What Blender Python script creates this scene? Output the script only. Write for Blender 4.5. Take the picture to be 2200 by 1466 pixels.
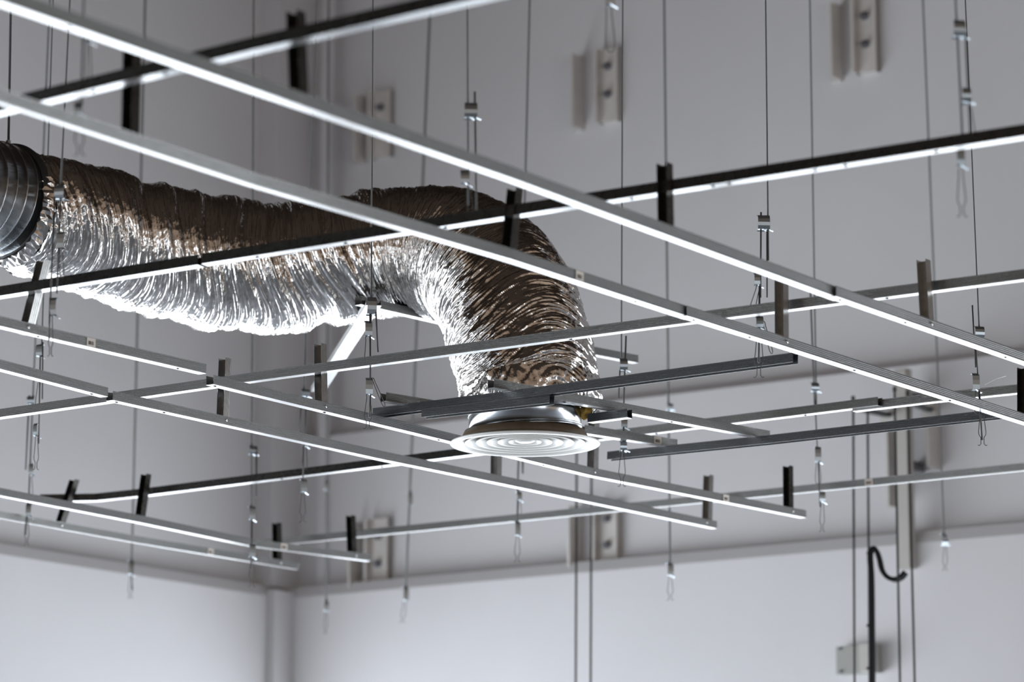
import bpy, math, random
import numpy as np
from mathutils import Vector

random.seed(7)
np.random.seed(7)
for o in list(bpy.data.objects):
    bpy.data.objects.remove(o, do_unlink=True)
SC = bpy.context.scene
COL = SC.collection

# ------------------------------------------------------------------ camera
F = 7273.0                       # focal length in pixels of a 2200 x 1466 frame
PITCH = math.atan(1442.0 / F)
CP, SP = math.cos(PITCH), math.sin(PITCH)
CAMZ = 1.5                       # eye height above the floor
cam_data = bpy.data.cameras.new('camera')
cam_data.sensor_width = 36.0
cam_data.lens = F / 2200.0 * 36.0
cam_data.clip_start = 0.05
cam_data.clip_end = 200
cam_data.dof.use_dof = True
cam_data.dof.focus_distance = 9.95
cam_data.dof.aperture_fstop = 2.9
cam = bpy.data.objects.new('camera', cam_data)
cam.location = (0, 0, CAMZ)
cam.rotation_euler = (math.pi / 2 + PITCH, 0, 0)
COL.objects.link(cam)
SC.camera = cam

# ------------------------------------------------------------------ world, exposure
SC.view_settings.view_transform = 'Standard'
SC.view_settings.look = 'None'
SC.view_settings.gamma = 1.0
SC.view_settings.use_curve_mapping = False
SC.view_settings.exposure = 0.34
world = bpy.data.worlds.new('world')
SC.world = world
world.use_nodes = True
world.node_tree.nodes['Background'].inputs[0].default_value = (0.75, 0.86, 1.0, 1)
world.node_tree.nodes['Background'].inputs[1].default_value = 1.0

# ------------------------------------------------------------------ room axes
TH = math.radians(35.0)
AX = Vector((math.sin(TH), math.cos(TH), 0))        # cross rails run this way (away, right)
NX = Vector((math.cos(TH), -math.sin(TH), 0))       # to the right and towards the camera
A_FAR, C_LEFT = 12.87, -10.39                       # planes of the two walls in view
A_BACK, C_EAST = -7.5, 9.0                          # the two walls behind the camera
Z_CEIL = CAMZ + 10.3

def W(a, c, z):
    return Vector((AX.x * a + NX.x * c, AX.y * a + NX.y * c, z))

# ------------------------------------------------------------------ window light from behind the camera, plus added unseen windows in both visible walls
def window_light(name, a0, a1, c0, c1, z0, z1, power, colour, flip=0):
    d = bpy.data.lights.new(name, 'AREA')
    d.shape = 'RECTANGLE'
    p0, p1 = W(a0, c0, 0), W(a1, c1, 0)
    d.size = (p1 - p0).length
    d.size_y = z1 - z0
    d.energy = power
    d.color = colour
    o = bpy.data.objects.new(name, d)
    mid = (p0 + p1) / 2
    o.location = (mid.x, mid.y, (z0 + z1) / 2)
    inward = -NX if abs(c0 - c1) < 1e-6 else AX
    if flip:
        inward = -inward
    o.rotation_euler = inward.to_track_quat('-Z', 'Y').to_euler()
    COL.objects.link(o)

EAST_WIN = [(-6.0, -1.6), (0.2, 4.6)]
BACK_WIN = [(-8.6, -4.6), (-3.0, 1.0)]
ADDED_LEFT_WIN = [(-5.5, -0.4), (0.2, 5.3), (5.9, 12.3)]  # unseen windows added below the frame to brighten the rail undersides
ADDED_FAR_WIN = [(-9.95, -4.2), (-3.6, 1.4), (2.0, 7.0)]  # likewise added out of view, lighting undersides and floor
WZ0, WZ1 = 0.15, 2.80
DAY = (0.90, 0.95, 1.0)
for (a0, a1) in EAST_WIN:
    window_light('window_daylight', a0, a1, C_EAST - 0.02, C_EAST - 0.02, WZ0, WZ1, 150, DAY)
for (c0, c1) in BACK_WIN:
    window_light('window_daylight', A_BACK + 0.02, A_BACK + 0.02, c0, c1, WZ0, WZ1, 50, DAY)
for (a0, a1) in ADDED_LEFT_WIN:
    window_light('window_daylight', a0, a1, C_LEFT + 0.14, C_LEFT + 0.14, WZ0, WZ1, 240 if a0 < 3 else 215, DAY, 1)
for (c0, c1) in ADDED_FAR_WIN:
    window_light('window_daylight', A_FAR - 0.14, A_FAR - 0.14, c0, c1, WZ0, WZ1, (165 if c0 < -5 else 270) if c0 < 1 else 190, DAY, 1)

# ------------------------------------------------------------------ pixel helpers
def ray(u, v):
    x = (u - 1100.0) / F
    y = (733.0 - v) / F
    return Vector((x, CP - y * SP, SP + y * CP))

def PD(u, v, d):                 # point seen at pixel (u, v), d metres ahead
    r = ray(u, v)
    p = r * (d / r.y)
    return Vector((p.x, p.y, p.z + CAMZ))

def PZ(u, v, z):                 # point seen at pixel (u, v) at z metres above eye height
    r = ray(u, v)
    p = r * (z / r.z)
    return Vector((p.x, p.y, p.z + CAMZ))

# ------------------------------------------------------------------ materials
def mat(name, base, rough=0.5, metal=0.0, noise=0.0, nscale=20.0, bump=0.0, bscale=60.0, stretch=None, rvar=0.0, spec=0.5):
    m = bpy.data.materials.new(name)
    m.use_nodes = True
    nt = m.node_tree
    b = nt.nodes['Principled BSDF']
    b.inputs['Base Color'].default_value = (*base, 1)
    b.inputs['Roughness'].default_value = rough
    b.inputs['Metallic'].default_value = metal
    b.inputs['Specular IOR Level'].default_value = spec
    co = None
    if noise or bump or rvar:
        g = nt.nodes.new('ShaderNodeTexCoord')
        mp = nt.nodes.new('ShaderNodeMapping')
        nt.links.new(g.outputs['Object'], mp.inputs['Vector'])
        if stretch:
            mp.inputs['Scale'].default_value = stretch
        co = mp.outputs['Vector']
    if noise or rvar:
        n = nt.nodes.new('ShaderNodeTexNoise')
        n.inputs['Scale'].default_value = nscale
        n.inputs['Detail'].default_value = 5
        nt.links.new(co, n.inputs['Vector'])
        if noise:
            r = nt.nodes.new('ShaderNodeValToRGB')
            r.color_ramp.elements[0].position = 0.3
            r.color_ramp.elements[1].position = 0.7
            r.color_ramp.elements[0].color = (*[max(0, c * (1 - noise)) for c in base], 1)
            r.color_ramp.elements[1].color = (*[min(1, c * (1 + noise)) for c in base], 1)
            nt.links.new(n.outputs['Fac'], r.inputs['Fac'])
            nt.links.new(r.outputs['Color'], b.inputs['Base Color'])
        if rvar:
            mr = nt.nodes.new('ShaderNodeMapRange')
            mr.inputs['To Min'].default_value = max(0.02, rough - rvar)
            mr.inputs['To Max'].default_value = min(1, rough + rvar)
            nt.links.new(n.outputs['Fac'], mr.inputs['Value'])
            nt.links.new(mr.outputs['Result'], b.inputs['Roughness'])
    if bump:
        n2 = nt.nodes.new('ShaderNodeTexNoise')
        n2.inputs['Scale'].default_value = bscale
        n2.inputs['Detail'].default_value = 6
        nt.links.new(co, n2.inputs['Vector'])
        bp = nt.nodes.new('ShaderNodeBump')
        bp.inputs['Strength'].default_value = bump
        bp.inputs['Distance'].default_value = 0.004
        nt.links.new(n2.outputs['Fac'], bp.inputs['Height'])
        nt.links.new(bp.outputs['Normal'], b.inputs['Normal'])
    return m

M = {}
M['wall'] = mat('painted_wall', (0.62, 0.61, 0.62), 0.85, noise=0.03, nscale=1.2, bump=0.1, bscale=40)
M['wall_back'] = mat('warm_back_wall', (0.68, 0.50, 0.36), 0.85, noise=0.04, nscale=1.0)
M['ceiling'] = mat('dark_timber_ceiling', (0.055, 0.036, 0.024), 0.9, noise=0.15, nscale=2)
M['floor'] = mat('screed_floor', (0.25, 0.265, 0.29), 0.7, noise=0.05, nscale=0.8)
M['frame'] = mat('white_window_frame', (0.75, 0.75, 0.75), 0.4)
M['steel'] = mat('galvanised_steel', (0.37, 0.37, 0.365), 0.25, metal=0.95, noise=0.10, nscale=90, rvar=0.05)
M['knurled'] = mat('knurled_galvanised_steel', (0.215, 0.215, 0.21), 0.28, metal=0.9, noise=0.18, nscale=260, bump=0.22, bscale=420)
M['knurled_dark'] = mat('dull_knurled_steel', (0.12, 0.125, 0.13), 0.28, metal=0.9, noise=0.18, nscale=260, bump=0.22, bscale=420)  # darker copy of knurled: dark reflection on main runner sides put into colour
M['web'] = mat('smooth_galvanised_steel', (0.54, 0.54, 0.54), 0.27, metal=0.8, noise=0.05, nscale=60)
M['steel_dark'] = mat('oiled_galvanised_steel', (0.062, 0.059, 0.055), 0.28, metal=0.85, noise=0.12, nscale=60, rvar=0.05)  # dark reflections on runner sides and posts put into the base colour
M['rod'] = mat('drawn_wire', (0.075, 0.073, 0.07), 0.5, metal=0.35)
M['clip'] = mat('blued_spring_steel', (0.36, 0.40, 0.43), 0.28, metal=0.9)
M['screw'] = mat('zinc_screw', (0.7, 0.7, 0.68), 0.2, metal=1.0)
M['mark'] = mat('dark_punch_mark', (0.05, 0.05, 0.05), 0.8)
M['paper'] = mat('cream_paper_label', (0.62, 0.56, 0.50), 0.7)
M['ink'] = mat('printed_ink', (0.06, 0.05, 0.05), 0.7)
M['duct'] = mat('spiral_duct_steel', (0.46, 0.48, 0.50), 0.2, metal=1.0, noise=0.06, nscale=12, rvar=0.06)
M['gasket'] = mat('black_rubber_gasket', (0.02, 0.02, 0.02), 0.5)
M['white'] = mat('white_enamel', (0.66, 0.65, 0.62), 0.32, noise=0.02, nscale=15)
M['brown'] = mat('brown_sealing_band', (0.10, 0.073, 0.048), 0.5, noise=0.15, nscale=30, spec=0.2)  # brown reflection on the diffuser throat put into the base colour
M['wool'] = mat('yellow_mineral_wool', (0.72, 0.47, 0.12), 0.95, noise=0.25, nscale=80, bump=0.8, bscale=150)
M['bracket'] = mat('primed_steel_bracket', (0.58, 0.55, 0.52), 0.6, noise=0.05, nscale=15)
M['bolt'] = mat('zinc_bolt', (0.25, 0.25, 0.27), 0.4, metal=0.8)
M['trunk'] = mat('beige_cable_trunking', (0.46, 0.44, 0.41), 0.6)
M['cable'] = mat('black_cable_sheath', (0.008, 0.008, 0.008), 0.6, spec=0.15)
M['box'] = mat('grey_plastic_box', (0.32, 0.32, 0.295), 0.55)
M['glass'] = mat('window_glass', (0.5, 0.6, 0.7), 0.05, spec=0.8)
M['tie'] = mat('white_plastic_tie', (0.8, 0.8, 0.8), 0.4)

# foil: bright metal with a fine crinkle
def foil_material():
    m = mat('crinkled_aluminium_foil', (0.64, 0.615, 0.59), 0.15, metal=1.0)
    nt = m.node_tree
    b = nt.nodes['Principled BSDF']
    g = nt.nodes.new('ShaderNodeTexCoord')
    n = nt.nodes.new('ShaderNodeTexNoise')
    n.inputs['Scale'].default_value = 55
    n.inputs['Detail'].default_value = 4
    nt.links.new(g.outputs['Object'], n.inputs['Vector'])
    v = nt.nodes.new('ShaderNodeTexVoronoi')
    v.inputs['Scale'].default_value = 45
    nt.links.new(g.outputs['Object'], v.inputs['Vector'])
    mx = nt.nodes.new('ShaderNodeMath')
    mx.operation = 'ADD'
    nt.links.new(n.outputs['Fac'], mx.inputs[0])
    nt.links.new(v.outputs['Distance'], mx.inputs[1])
    bp = nt.nodes.new('ShaderNodeBump')
    bp.inputs['Strength'].default_value = 0.35
    bp.inputs['Distance'].default_value = 0.004
    nt.links.new(mx.outputs[0], bp.inputs['Height'])
    nt.links.new(bp.outputs['Normal'], b.inputs['Normal'])
    return m
M['foil'] = foil_material()

# ------------------------------------------------------------------ mesh builder
class MB:
    def __init__(self):
        self.v = []
        self.f = []

    def add(self, verts, faces):
        n = len(self.v)
        self.v += [Vector(p) for p in verts]
        self.f += [tuple(i + n for i in f) for f in faces]
        return self

    def box(self, o, x, y, z):            # corner + three edge vectors
        o, x, y, z = Vector(o), Vector(x), Vector(y), Vector(z)
        vs = [o, o + x, o + x + y, o + y, o + z, o + x + z, o + x + y + z, o + y + z]
        fs = [(0, 3, 2, 1), (4, 5, 6, 7), (0, 1, 5, 4), (1, 2, 6, 5), (2, 3, 7, 6), (3, 0, 4, 7)]
        return self.add(vs, fs)

    def cbox(self, c, x, y, z):           # centre + three full edge vectors
        c, x, y, z = Vector(c), Vector(x), Vector(y), Vector(z)
        return self.box(c - x / 2 - y / 2 - z / 2, x, y, z)

    def tube(self, pts, r, n=8):
        pts = [Vector(p) for p in pts]
        t0 = (pts[1] - pts[0]).normalized()
        ref = Vector((0, 0, 1)) if abs(t0.z) < 0.9 else Vector((1, 0, 0))
        side = t0.cross(ref).normalized()
        vs, fs = [], []
        for i, p in enumerate(pts):
            if i == 0:
                t = t0
            elif i == len(pts) - 1:
                t = (pts[i] - pts[i - 1]).normalized()
            else:
                t = ((pts[i + 1] - pts[i]).normalized() + (pts[i] - pts[i - 1]).normalized()).normalized()
            side = (side - t * side.dot(t)).normalized()
            up = side.cross(t)
            for k in range(n):
                a = 2 * math.pi * k / n
                vs.append(p + (side * math.cos(a) + up * math.sin(a)) * r)
        for i in range(len(pts) - 1):
            for k in range(n):
                k2 = (k + 1) % n
                fs.append((i * n + k, i * n + k2, (i + 1) * n + k2, (i + 1) * n + k))
        fs.append(tuple(range(n - 1, -1, -1)))
        fs.append(tuple(range((len(pts) - 1) * n, len(pts) * n)))
        return self.add(vs, fs)

    def sweep(self, frames, prof):        # frames: (origin, a, b); closed profile in (a, b)
        n = len(prof)
        vs, fs = [], []
        for (o, a, b) in frames:
            for (pa, pb) in prof:
                vs.append(o + a * pa + b * pb)
        for i in range(len(frames) - 1):
            for k in range(n):
                k2 = (k + 1) % n
                fs.append((i * n + k, i * n + k2, (i + 1) * n + k2, (i + 1) * n + k))
        fs.append(tuple(range(n - 1, -1, -1)))
        fs.append(tuple(range((len(frames) - 1) * n, len(frames) * n)))
        return self.add(vs, fs)

    def strip(self, o, x, y, w, pts, wd, th):   # thin bent plate: profile pts in (x, y), width along w
        o, x, y, w = Vector(o), Vector(x), Vector(y), Vector(w)
        n = len(pts)
        vs, fs = [], []
        for i, (px, py) in enumerate(pts):
            if i == 0:
                t = Vector((pts[1][0] - px, pts[1][1] - py))
            elif i == n - 1:
                t = Vector((px - pts[i - 1][0], py - pts[i - 1][1]))
            else:
                t = Vector((pts[i + 1][0] - pts[i - 1][0], pts[i + 1][1] - pts[i - 1][1]))
            t.normalize()
            nn = x * (-t.y) + y * t.x
            p = o + x * px + y * py
            for s in (-1, 1):
                for h in (-1, 1):
                    vs.append(p + w * (s * wd / 2) + nn * (h * th / 2))
        for i in range(n - 1):
            b, c = i * 4, (i + 1) * 4
            for (j, k) in ((0, 1), (1, 3), (3, 2), (2, 0)):
                fs.append((b + j, b + k, c + k, c + j))
        fs.append((0, 2, 3, 1))
        e = (n - 1) * 4
        fs.append((e, e + 1, e + 3, e + 2))
        return self.add(vs, fs)

    def lathe(self, c, prof, n=96, closed=False):   # profile of (radius, z) about the vertical through c
        c = Vector(c)
        vs, fs = [], []
        m = len(prof)
        for k in range(n):
            a = 2 * math.pi * k / n
            for (r, z) in prof:
                vs.append(c + Vector((r * math.cos(a), r * math.sin(a), z)))
        for k in range(n):
            k2 = (k + 1) % n
            for i in range(m if closed else m - 1):
                i2 = (i + 1) % m
                fs.append((k * m + i, k2 * m + i, k2 * m + i2, k * m + i2))
        return self.add(vs, fs)

    def build(self, name, material, parent=None, smooth=False):
        me = bpy.data.meshes.new(name)
        off = Vector((0, 0, 0))
        if parent is not None:
            off = Vector(parent.get('_w', (0, 0, 0)))
        me.from_pydata([tuple(p - off) for p in self.v], [], self.f)
        me.materials.append(material)
        me.update()
        import bmesh
        bm = bmesh.new()
        bm.from_mesh(me)
        bmesh.ops.recalc_face_normals(bm, faces=bm.faces)
        bm.to_mesh(me)
        bm.free()
        if smooth:
            for p in me.polygons:
                p.use_smooth = True
        o = bpy.data.objects.new(name, me)
        COL.objects.link(o)
        if parent is not None:
            o.parent = parent
            o['_w'] = tuple(off)
        return o

def tag(o, label, cat, group=None):
    o['label'] = label
    o['category'] = cat
    if group:
        o['group'] = group
    return o

def struct(o):
    o['kind'] = 'structure'
    return o

def empty(name, loc, label, cat, group=None):
    o = bpy.data.objects.new(name, None)
    o.empty_display_size = 0.1
    o.location = loc
    o['_w'] = tuple(loc)
    COL.objects.link(o)
    return tag(o, label, cat, group)

ZUP = Vector((0, 0, 1))

# ================================================================== the hall
zl = CAMZ + 2.02                 # top of the base-wall ledge
zu = CAMZ + 2.795                # ledge higher on the far wall
c0 = C_LEFT
a0 = A_FAR
ZH = WZ1 + 0.1                   # the pierced lower part of the walls ends here
def pierce(mb, along, across, fixed, thick, lo, hi, wins, ztop):
    base = across * fixed
    edges = [lo]
    for (p, q) in wins:
        edges += [p, q]
    edges.append(hi)
    for i in range(0, len(edges), 2):
        mb.box(base + along * edges[i], along * (edges[i + 1] - edges[i]), across * thick, ZUP * ztop)
    for (p, q) in wins:
        mb.box(base + along * p, along * (q - p), across * thick, ZUP * WZ0)
        mb.box(base + along * p + ZUP * WZ1, along * (q - p), across * thick, ZUP * (ztop - WZ1))
    return mb
def wall_slab(name, along, across, prof, lo, hi, fixed, thick, wins, material):
    mb = MB().sweep([(along * lo, across, ZUP), (along * hi, across, ZUP)], prof)
    pierce(mb, along, across, fixed, thick, lo, hi, wins, ZH)
    return struct(mb.build(name, material))
wall_slab('wall_left', AX, NX, [(c0 - 0.3, ZH), (c0 + 0.12, ZH), (c0 + 0.12, zl - 0.055), (c0 + 0.085, zl), (c0, zl),
                                (c0, Z_CEIL), (c0 - 0.3, Z_CEIL)], A_BACK - 0.3, A_FAR + 0.3, c0 - 0.3, 0.42, ADDED_LEFT_WIN, M['wall'])
wall_slab('wall_far', NX, AX, [(a0 + 0.3, ZH), (a0 - 0.12, ZH), (a0 - 0.12, zl - 0.055), (a0 - 0.085, zl), (a0, zl),
                               (a0, zu - 0.03), (a0 + 0.05, zu), (a0 + 0.10, zu), (a0 + 0.10, Z_CEIL), (a0 + 0.3, Z_CEIL)],
          C_LEFT, C_EAST + 0.3, a0 + 0.3, -0.42, ADDED_FAR_WIN, M['wall'])
MBf = MB().box(W(A_BACK - 0.3, C_LEFT - 0.3, -0.2), AX * (A_FAR - A_BACK + 0.6), NX * (C_EAST - C_LEFT + 0.6), ZUP * 0.2)
struct(MBf.build('floor', M['floor']))
MBc = MB().box(W(A_BACK - 0.3, C_LEFT - 0.3, Z_CEIL), AX * (A_FAR - A_BACK + 0.6), NX * (C_EAST - C_LEFT + 0.6), ZUP * 0.2)
struct(MBc.build('ceiling', M['ceiling']))

struct(pierce(MB(), AX, NX, C_EAST, 0.3, A_BACK, A_FAR, EAST_WIN, Z_CEIL).build('wall_east', M['wall_back']))
struct(pierce(MB(), NX, AX, A_BACK, -0.3, C_LEFT, C_EAST, BACK_WIN, Z_CEIL).build('wall_back', M['wall_back']))
k = 1
for (wins, along, across, fixed) in ((EAST_WIN, AX, NX, C_EAST + 0.12), (BACK_WIN, NX, AX, A_BACK - 0.12),
                                     (ADDED_LEFT_WIN, AX, NX, C_LEFT + 0.02), (ADDED_FAR_WIN, NX, AX, A_FAR - 0.02)):  # left and far windows are added light sources
    for (p, q) in wins:
        mb = MB()
        b0 = across * fixed
        for s in (p, q - 0.06, (p + q) / 2 - 0.03):
            mb.cbox(b0 + along * (s + 0.03) + ZUP * (WZ0 + WZ1) / 2, along * 0.06, across * 0.07, ZUP * (WZ1 - WZ0))
        for z in (WZ0 + 0.03, WZ1 - 0.03):
            mb.cbox(b0 + along * (p + q) / 2 + ZUP * z, along * (q - p), across * 0.06, ZUP * 0.06)
        wo = struct(mb.build('window_%d' % k, M['frame']))
        pn = MB().cbox(b0 + along * (p + q) / 2 + ZUP * (WZ0 + WZ1) / 2, along * (q - p), across * 0.012, ZUP * (WZ1 - WZ0)).build('pane', M['glass'], wo)
        k += 1

# dark boards added unseen on the left wall for rail sides to reflect
cl = MB()
a_ = A_BACK
while a_ < 8.8:
    cl.box(W(a_ + 0.005, C_LEFT, zl - 0.4), AX * 0.29, NX * 0.16, ZUP * (Z_CEIL - zl + 0.4))
    a_ += 0.30
struct(cl.build('trim_3', M['ceiling']))
# dark fascia added out of view so the foil top reflects dark
fa = MB().box(W(8.8, C_LEFT, 7.0), AX * (A_FAR - 8.8), NX * 0.10, ZUP * (Z_CEIL - 7.0))
fa.box(W(A_FAR - 0.10, C_LEFT + 0.10, 7.0), AX * 0.20, NX * (C_EAST - C_LEFT - 0.10), ZUP * (Z_CEIL - 7.0))
struct(fa.build('trim_4', M['ceiling']))
# corner pier and the conduit strip beside it
pier = MB()
pier.box(W(A_FAR - 0.22, C_LEFT, zl), AX * 0.40, NX * 0.11, ZUP * (Z_CEIL - zl))
pier.box(W(A_FAR - 0.26, C_LEFT, 0), AX * 0.40, NX * 0.17, ZUP * (zl - 0.03))
struct(pier.build('trim_1', M['wall']))

# ================================================================== steel channels
Wd, Ht, Tk = 0.028, 0.027, 0.0015

def u_profile(open_down=False, w=Wd, h=Ht, t=Tk):
    ribs = [h * f for f in (0.22, 0.41, 0.60, 0.79)]
    g, hw = 0.0012, 0.0014
    out = [(0, h)]
    for r in reversed(ribs):
        out += [(0, r + hw), (g, r + hw * 0.3), (g, r - hw * 0.3), (0, r - hw)]
    out += [(0, 0), (w, 0)]
    for r in ribs:
        out += [(w, r - hw), (w - g, r - hw * 0.3), (w - g, r + hw * 0.3), (w, r + hw)]
    out += [(w, h), (w - t, h), (w - t, t), (t, t), (t, h)]
    if open_down:
        out = [(a, h - b) for (a, b) in out]
    return out

PROF_UP, PROF_DOWN = u_profile(), u_profile(True)
CH = {}

def channel(key, pts, z, label, roll=(0, 0), material='steel', down=False, name='ceiling_channel', group=None, ext=(0, 0), w=None, h=None):
    """pts: image points of the near lower edge; z: height(s) above the eye; roll in degrees at both ends"""
    n = len(pts)
    zs = z if isinstance(z, (list, tuple)) else [z] * n
    P = [PZ(u, v, zz) for (u, v), zz in zip(pts, zs)]
    P[0] = P[0] + (P[0] - P[1]).normalized() * ext[0]
    P[-1] = P[-1] + (P[-1] - P[-2]).normalized() * ext[1]
    root = empty(name, (P[0] + P[-1]) / 2, label, 'metal channel', group)
    L = [0]
    for i in range(1, n):
        L.append(L[-1] + (P[i] - P[i - 1]).length)
    # subdivide so that a twist is smooth
    fr, pl = [], []
    for i in range(n):
        steps = 1 if i == n - 1 else (8 if len(set(roll)) > 1 else 1)
        for s in range(steps):
            q = P[i] if i == n - 1 else P[i].lerp(P[i + 1], s / steps)
            li = L[i] if i == n - 1 else L[i] + (L[i + 1] - L[i]) * s / steps
            i0, i1 = max(0, i - 1), min(n - 1, i + 1)
            if s > 0 or i == 0:
                i0 = i
            t = (P[i1] - P[i0]).normalized()
            a = Vector((-t.y, t.x, 0)).normalized()
            if a.dot(Vector((q.x, q.y, 0))) < 0:
                a = -a
            b = t.cross(a).normalized()
            if b.z < 0:
                b = -b
            if len(roll) == n and n > 2:
                j_ = min(i, n - 2)
                f_ = (li - L[j_]) / (L[j_ + 1] - L[j_])
                r = math.radians(roll[j_] + (roll[j_ + 1] - roll[j_]) * f_)
            else:
                r = math.radians(roll[0] + (roll[-1] - roll[0]) * li / L[-1])
            a2 = a * math.cos(r) + b * math.sin(r)
            b2 = b * math.cos(r) - a * math.sin(r)
            fr.append((q, a2, b2))
            pl.append(q)
    prof = PROF_DOWN if down else PROF_UP
    if w or h:
        prof = u_profile(down, w or Wd, h or Ht)
    ob = MB().sweep(fr, prof).build('profile', M['knurled' if material == 'steel' else material], root)
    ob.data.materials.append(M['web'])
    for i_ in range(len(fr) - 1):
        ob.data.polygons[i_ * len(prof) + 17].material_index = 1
    CH[key] = dict(root=root, fr=fr)
    return root

def on_channel(key, u):
    """frame on the channel's near lower edge where it crosses image column u"""
    fr = CH[key]['fr']
    def col(p):
        y = Vector((p.x, p.y * CP + (p.z - CAMZ) * SP))
        return 1100 + F * y.x / y.y
    best = None
    for i in range(len(fr) - 1):
        c0_, c1_ = col(fr[i][0]), col(fr[i + 1][0])
        if (c0_ - u) * (c1_ - u) <= 0 and c0_ != c1_:
            lo, hi = 0.0, 1.0
            for _ in range(40):
                mid = (lo + hi) / 2
                cm = col(fr[i][0].lerp(fr[i + 1][0], mid))
                if (cm - u) * (c0_ - u) > 0:
                    lo = mid
                else:
                    hi = mid
            t = (lo + hi) / 2
            best = (fr[i][0].lerp(fr[i + 1][0], t), fr[i][1], fr[i][2], (fr[i + 1][0] - fr[i][0]).normalized())
    if best is None:
        e = fr[0] if abs(col(fr[0][0]) - u) < abs(col(fr[-1][0]) - u) else fr[-1]
        best = (e[0], e[1], e[2], (fr[1][0] - fr[0][0]).normalized())
    return best

def screw_side(key, u, f=0.55):
    p, a, b, t = on_channel(key, u)
    c = p + b * (Ht * f)
    mb = MB()
    vs, fs = [], []
    n = 10
    for j, (rr, hh) in enumerate(((0.0052, 0.0), (0.0048, 0.0016), (0.0030, 0.0028), (0.0012, 0.0022))):
        for k_ in range(n):
            an = 2 * math.pi * k_ / n
            vs.append(c + t * (rr * math.cos(an)) + b * (rr * math.sin(an)) - a * hh)
    for j in range(3):
        for k_ in range(n):
            k2 = (k_ + 1) % n
            fs.append((j * n + k_, j * n + k2, (j + 1) * n + k2, (j + 1) * n + k_))
    fs.append(tuple(range(3 * n, 4 * n)))
    mb.add(vs, fs).build('screw', M['screw'], CH[key]['root'], True)

def punch_marks(key, us, f=0.5):
    for u in us:
        p, a, b, t = on_channel(key, u)
        c = p + a * (Wd * f) - b * 0.0004
        mb = MB()
        mb.cbox(c, t * 0.010, a * 0.0045, b * 0.0016)
        mb.cbox(c + t * 0.001 - b * 0.001, t * 0.004, a * 0.003, b * 0.002)
        mb.build('punch_mark', M['mark'], CH[key]['root'])

def barcode(key, u):
    p, a, b, t = on_channel(key, u)
    c = p + b * (Ht * 0.5) - a * 0.0006
    lab = MB().cbox(c, t * 0.034, b * 0.024, a * 0.0006).build('barcode_label', M['paper'], CH[key]['root'])
    mb = MB()
    x = -0.010
    i = 0
    while x < 0.010:
        w = (0.0012, 0.0022, 0.0016, 0.0030)[i % 4]
        mb.cbox(c + t * x - b * 0.002 - a * 0.0005, t * w, b * 0.010, a * 0.0004)
        x += w + (0.0012, 0.0008, 0.0016)[i % 3]
        i += 1
    mb.build('barcode_print', M['ink'], lab)

ZA, ZB, ZM = 1.750, 1.862, 1.775
GA = 'lower rails of the suspended ceiling'
GB = 'upper runners of the suspended ceiling'
# lower rails (run away to the right)
channel('A1', [(0, 3), (1100, 384), (1812, 644)], ZA, 'nearest lower rail, blurred at the top left corner, up to its splice at right', roll=(7, 4, 0), group=GA, ext=(0.6, 0))
channel('A1b', [(1797, 637), (2200, 777)], ZA - 0.0015, 'lower rail at the right edge beyond the splice of the topmost rail', group=GA, ext=(0, 0.5))
channel('A2', [(0, 220), (550, 400), (1100, 558), (1490, 684)], ZA, 'second lower rail, twisted and pale at its left end, crossing before the foil duct', roll=(12, 10, 1, -1), group=GA, ext=(0.6, 0))
channel('A2b', [(1476, 679), (1650, 733), (2200, 907)], ZA - 0.0015, 'lower rail from the splice near the wire clip to the lower right edge', group=GA, ext=(0, 0.5))
channel('A3', [(0, 701), (135, 733), (443, 803)], ZA, 'short ribbed lower rail with barcode sticker at left edge under the foil duct', roll=(3, 1), group=GA, ext=(0.4, 0))
channel('A3b', [(459, 826), (960, 947), (1275, 1023), (1733, 1113)], ZA - 0.003, 'long lower rail passing behind the round diffuser, ending free at right', group=GA)
channel('A4', [(0, 793), (232, 853)], ZA, 'lower rail stub at left edge just above the crossing runner', roll=(3, 1), group=GA, ext=(0.4, 0))
channel('A4b', [(243, 860), (825, 988), (1100, 1044), (1541, 1136)], ZA - 0.003, 'long lower rail in front of the diffuser, ending free near two short posts', group=GA)
channel('A5', [(0, 1065), (300, 1123), (550, 1175), (797, 1206)], ZA, 'far lower rail at lower left, the upper of the two short ones', roll=(2, 0), group=GA, ext=(0.5, 0))
channel('A6', [(0, 1114), (300, 1168), (550, 1209), (643, 1224)], ZA, 'lowest and farthest lower rail in the lower left corner, silvery ribs', roll=(9, 6, 2, 0), group=GA, ext=(0.5, 0))
# upper runners (run away to the left)
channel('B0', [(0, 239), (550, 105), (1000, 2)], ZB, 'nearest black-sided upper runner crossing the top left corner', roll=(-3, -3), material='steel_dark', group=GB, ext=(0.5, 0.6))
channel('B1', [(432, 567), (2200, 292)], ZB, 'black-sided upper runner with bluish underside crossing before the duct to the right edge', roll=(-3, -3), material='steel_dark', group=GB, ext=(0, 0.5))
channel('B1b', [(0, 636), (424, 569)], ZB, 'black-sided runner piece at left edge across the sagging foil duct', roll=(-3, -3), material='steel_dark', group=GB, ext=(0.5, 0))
channel('B2', [(0, 897), (550, 818), (1275, 720), (2200, 600)], ZB, 'long ribbed grey upper runner crossing before the foil drop', roll=(0, 0), group=GB, ext=(0.5, 0.5))
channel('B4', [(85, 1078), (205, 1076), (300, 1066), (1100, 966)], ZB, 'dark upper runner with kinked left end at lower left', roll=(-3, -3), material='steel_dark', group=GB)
channel('B4b', [(1100, 967), (1370, 935), (1886, 871)], ZB + 0.003, 'grey upper runner emerging right of the diffuser, up to its overlap', group=GB)
channel('B4c', [(1831, 884), (2000, 864), (2200, 843)], ZB - 0.003, 'upper runner at right edge overlapping the one before it', group=GB, ext=(0, 0.5))
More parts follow.
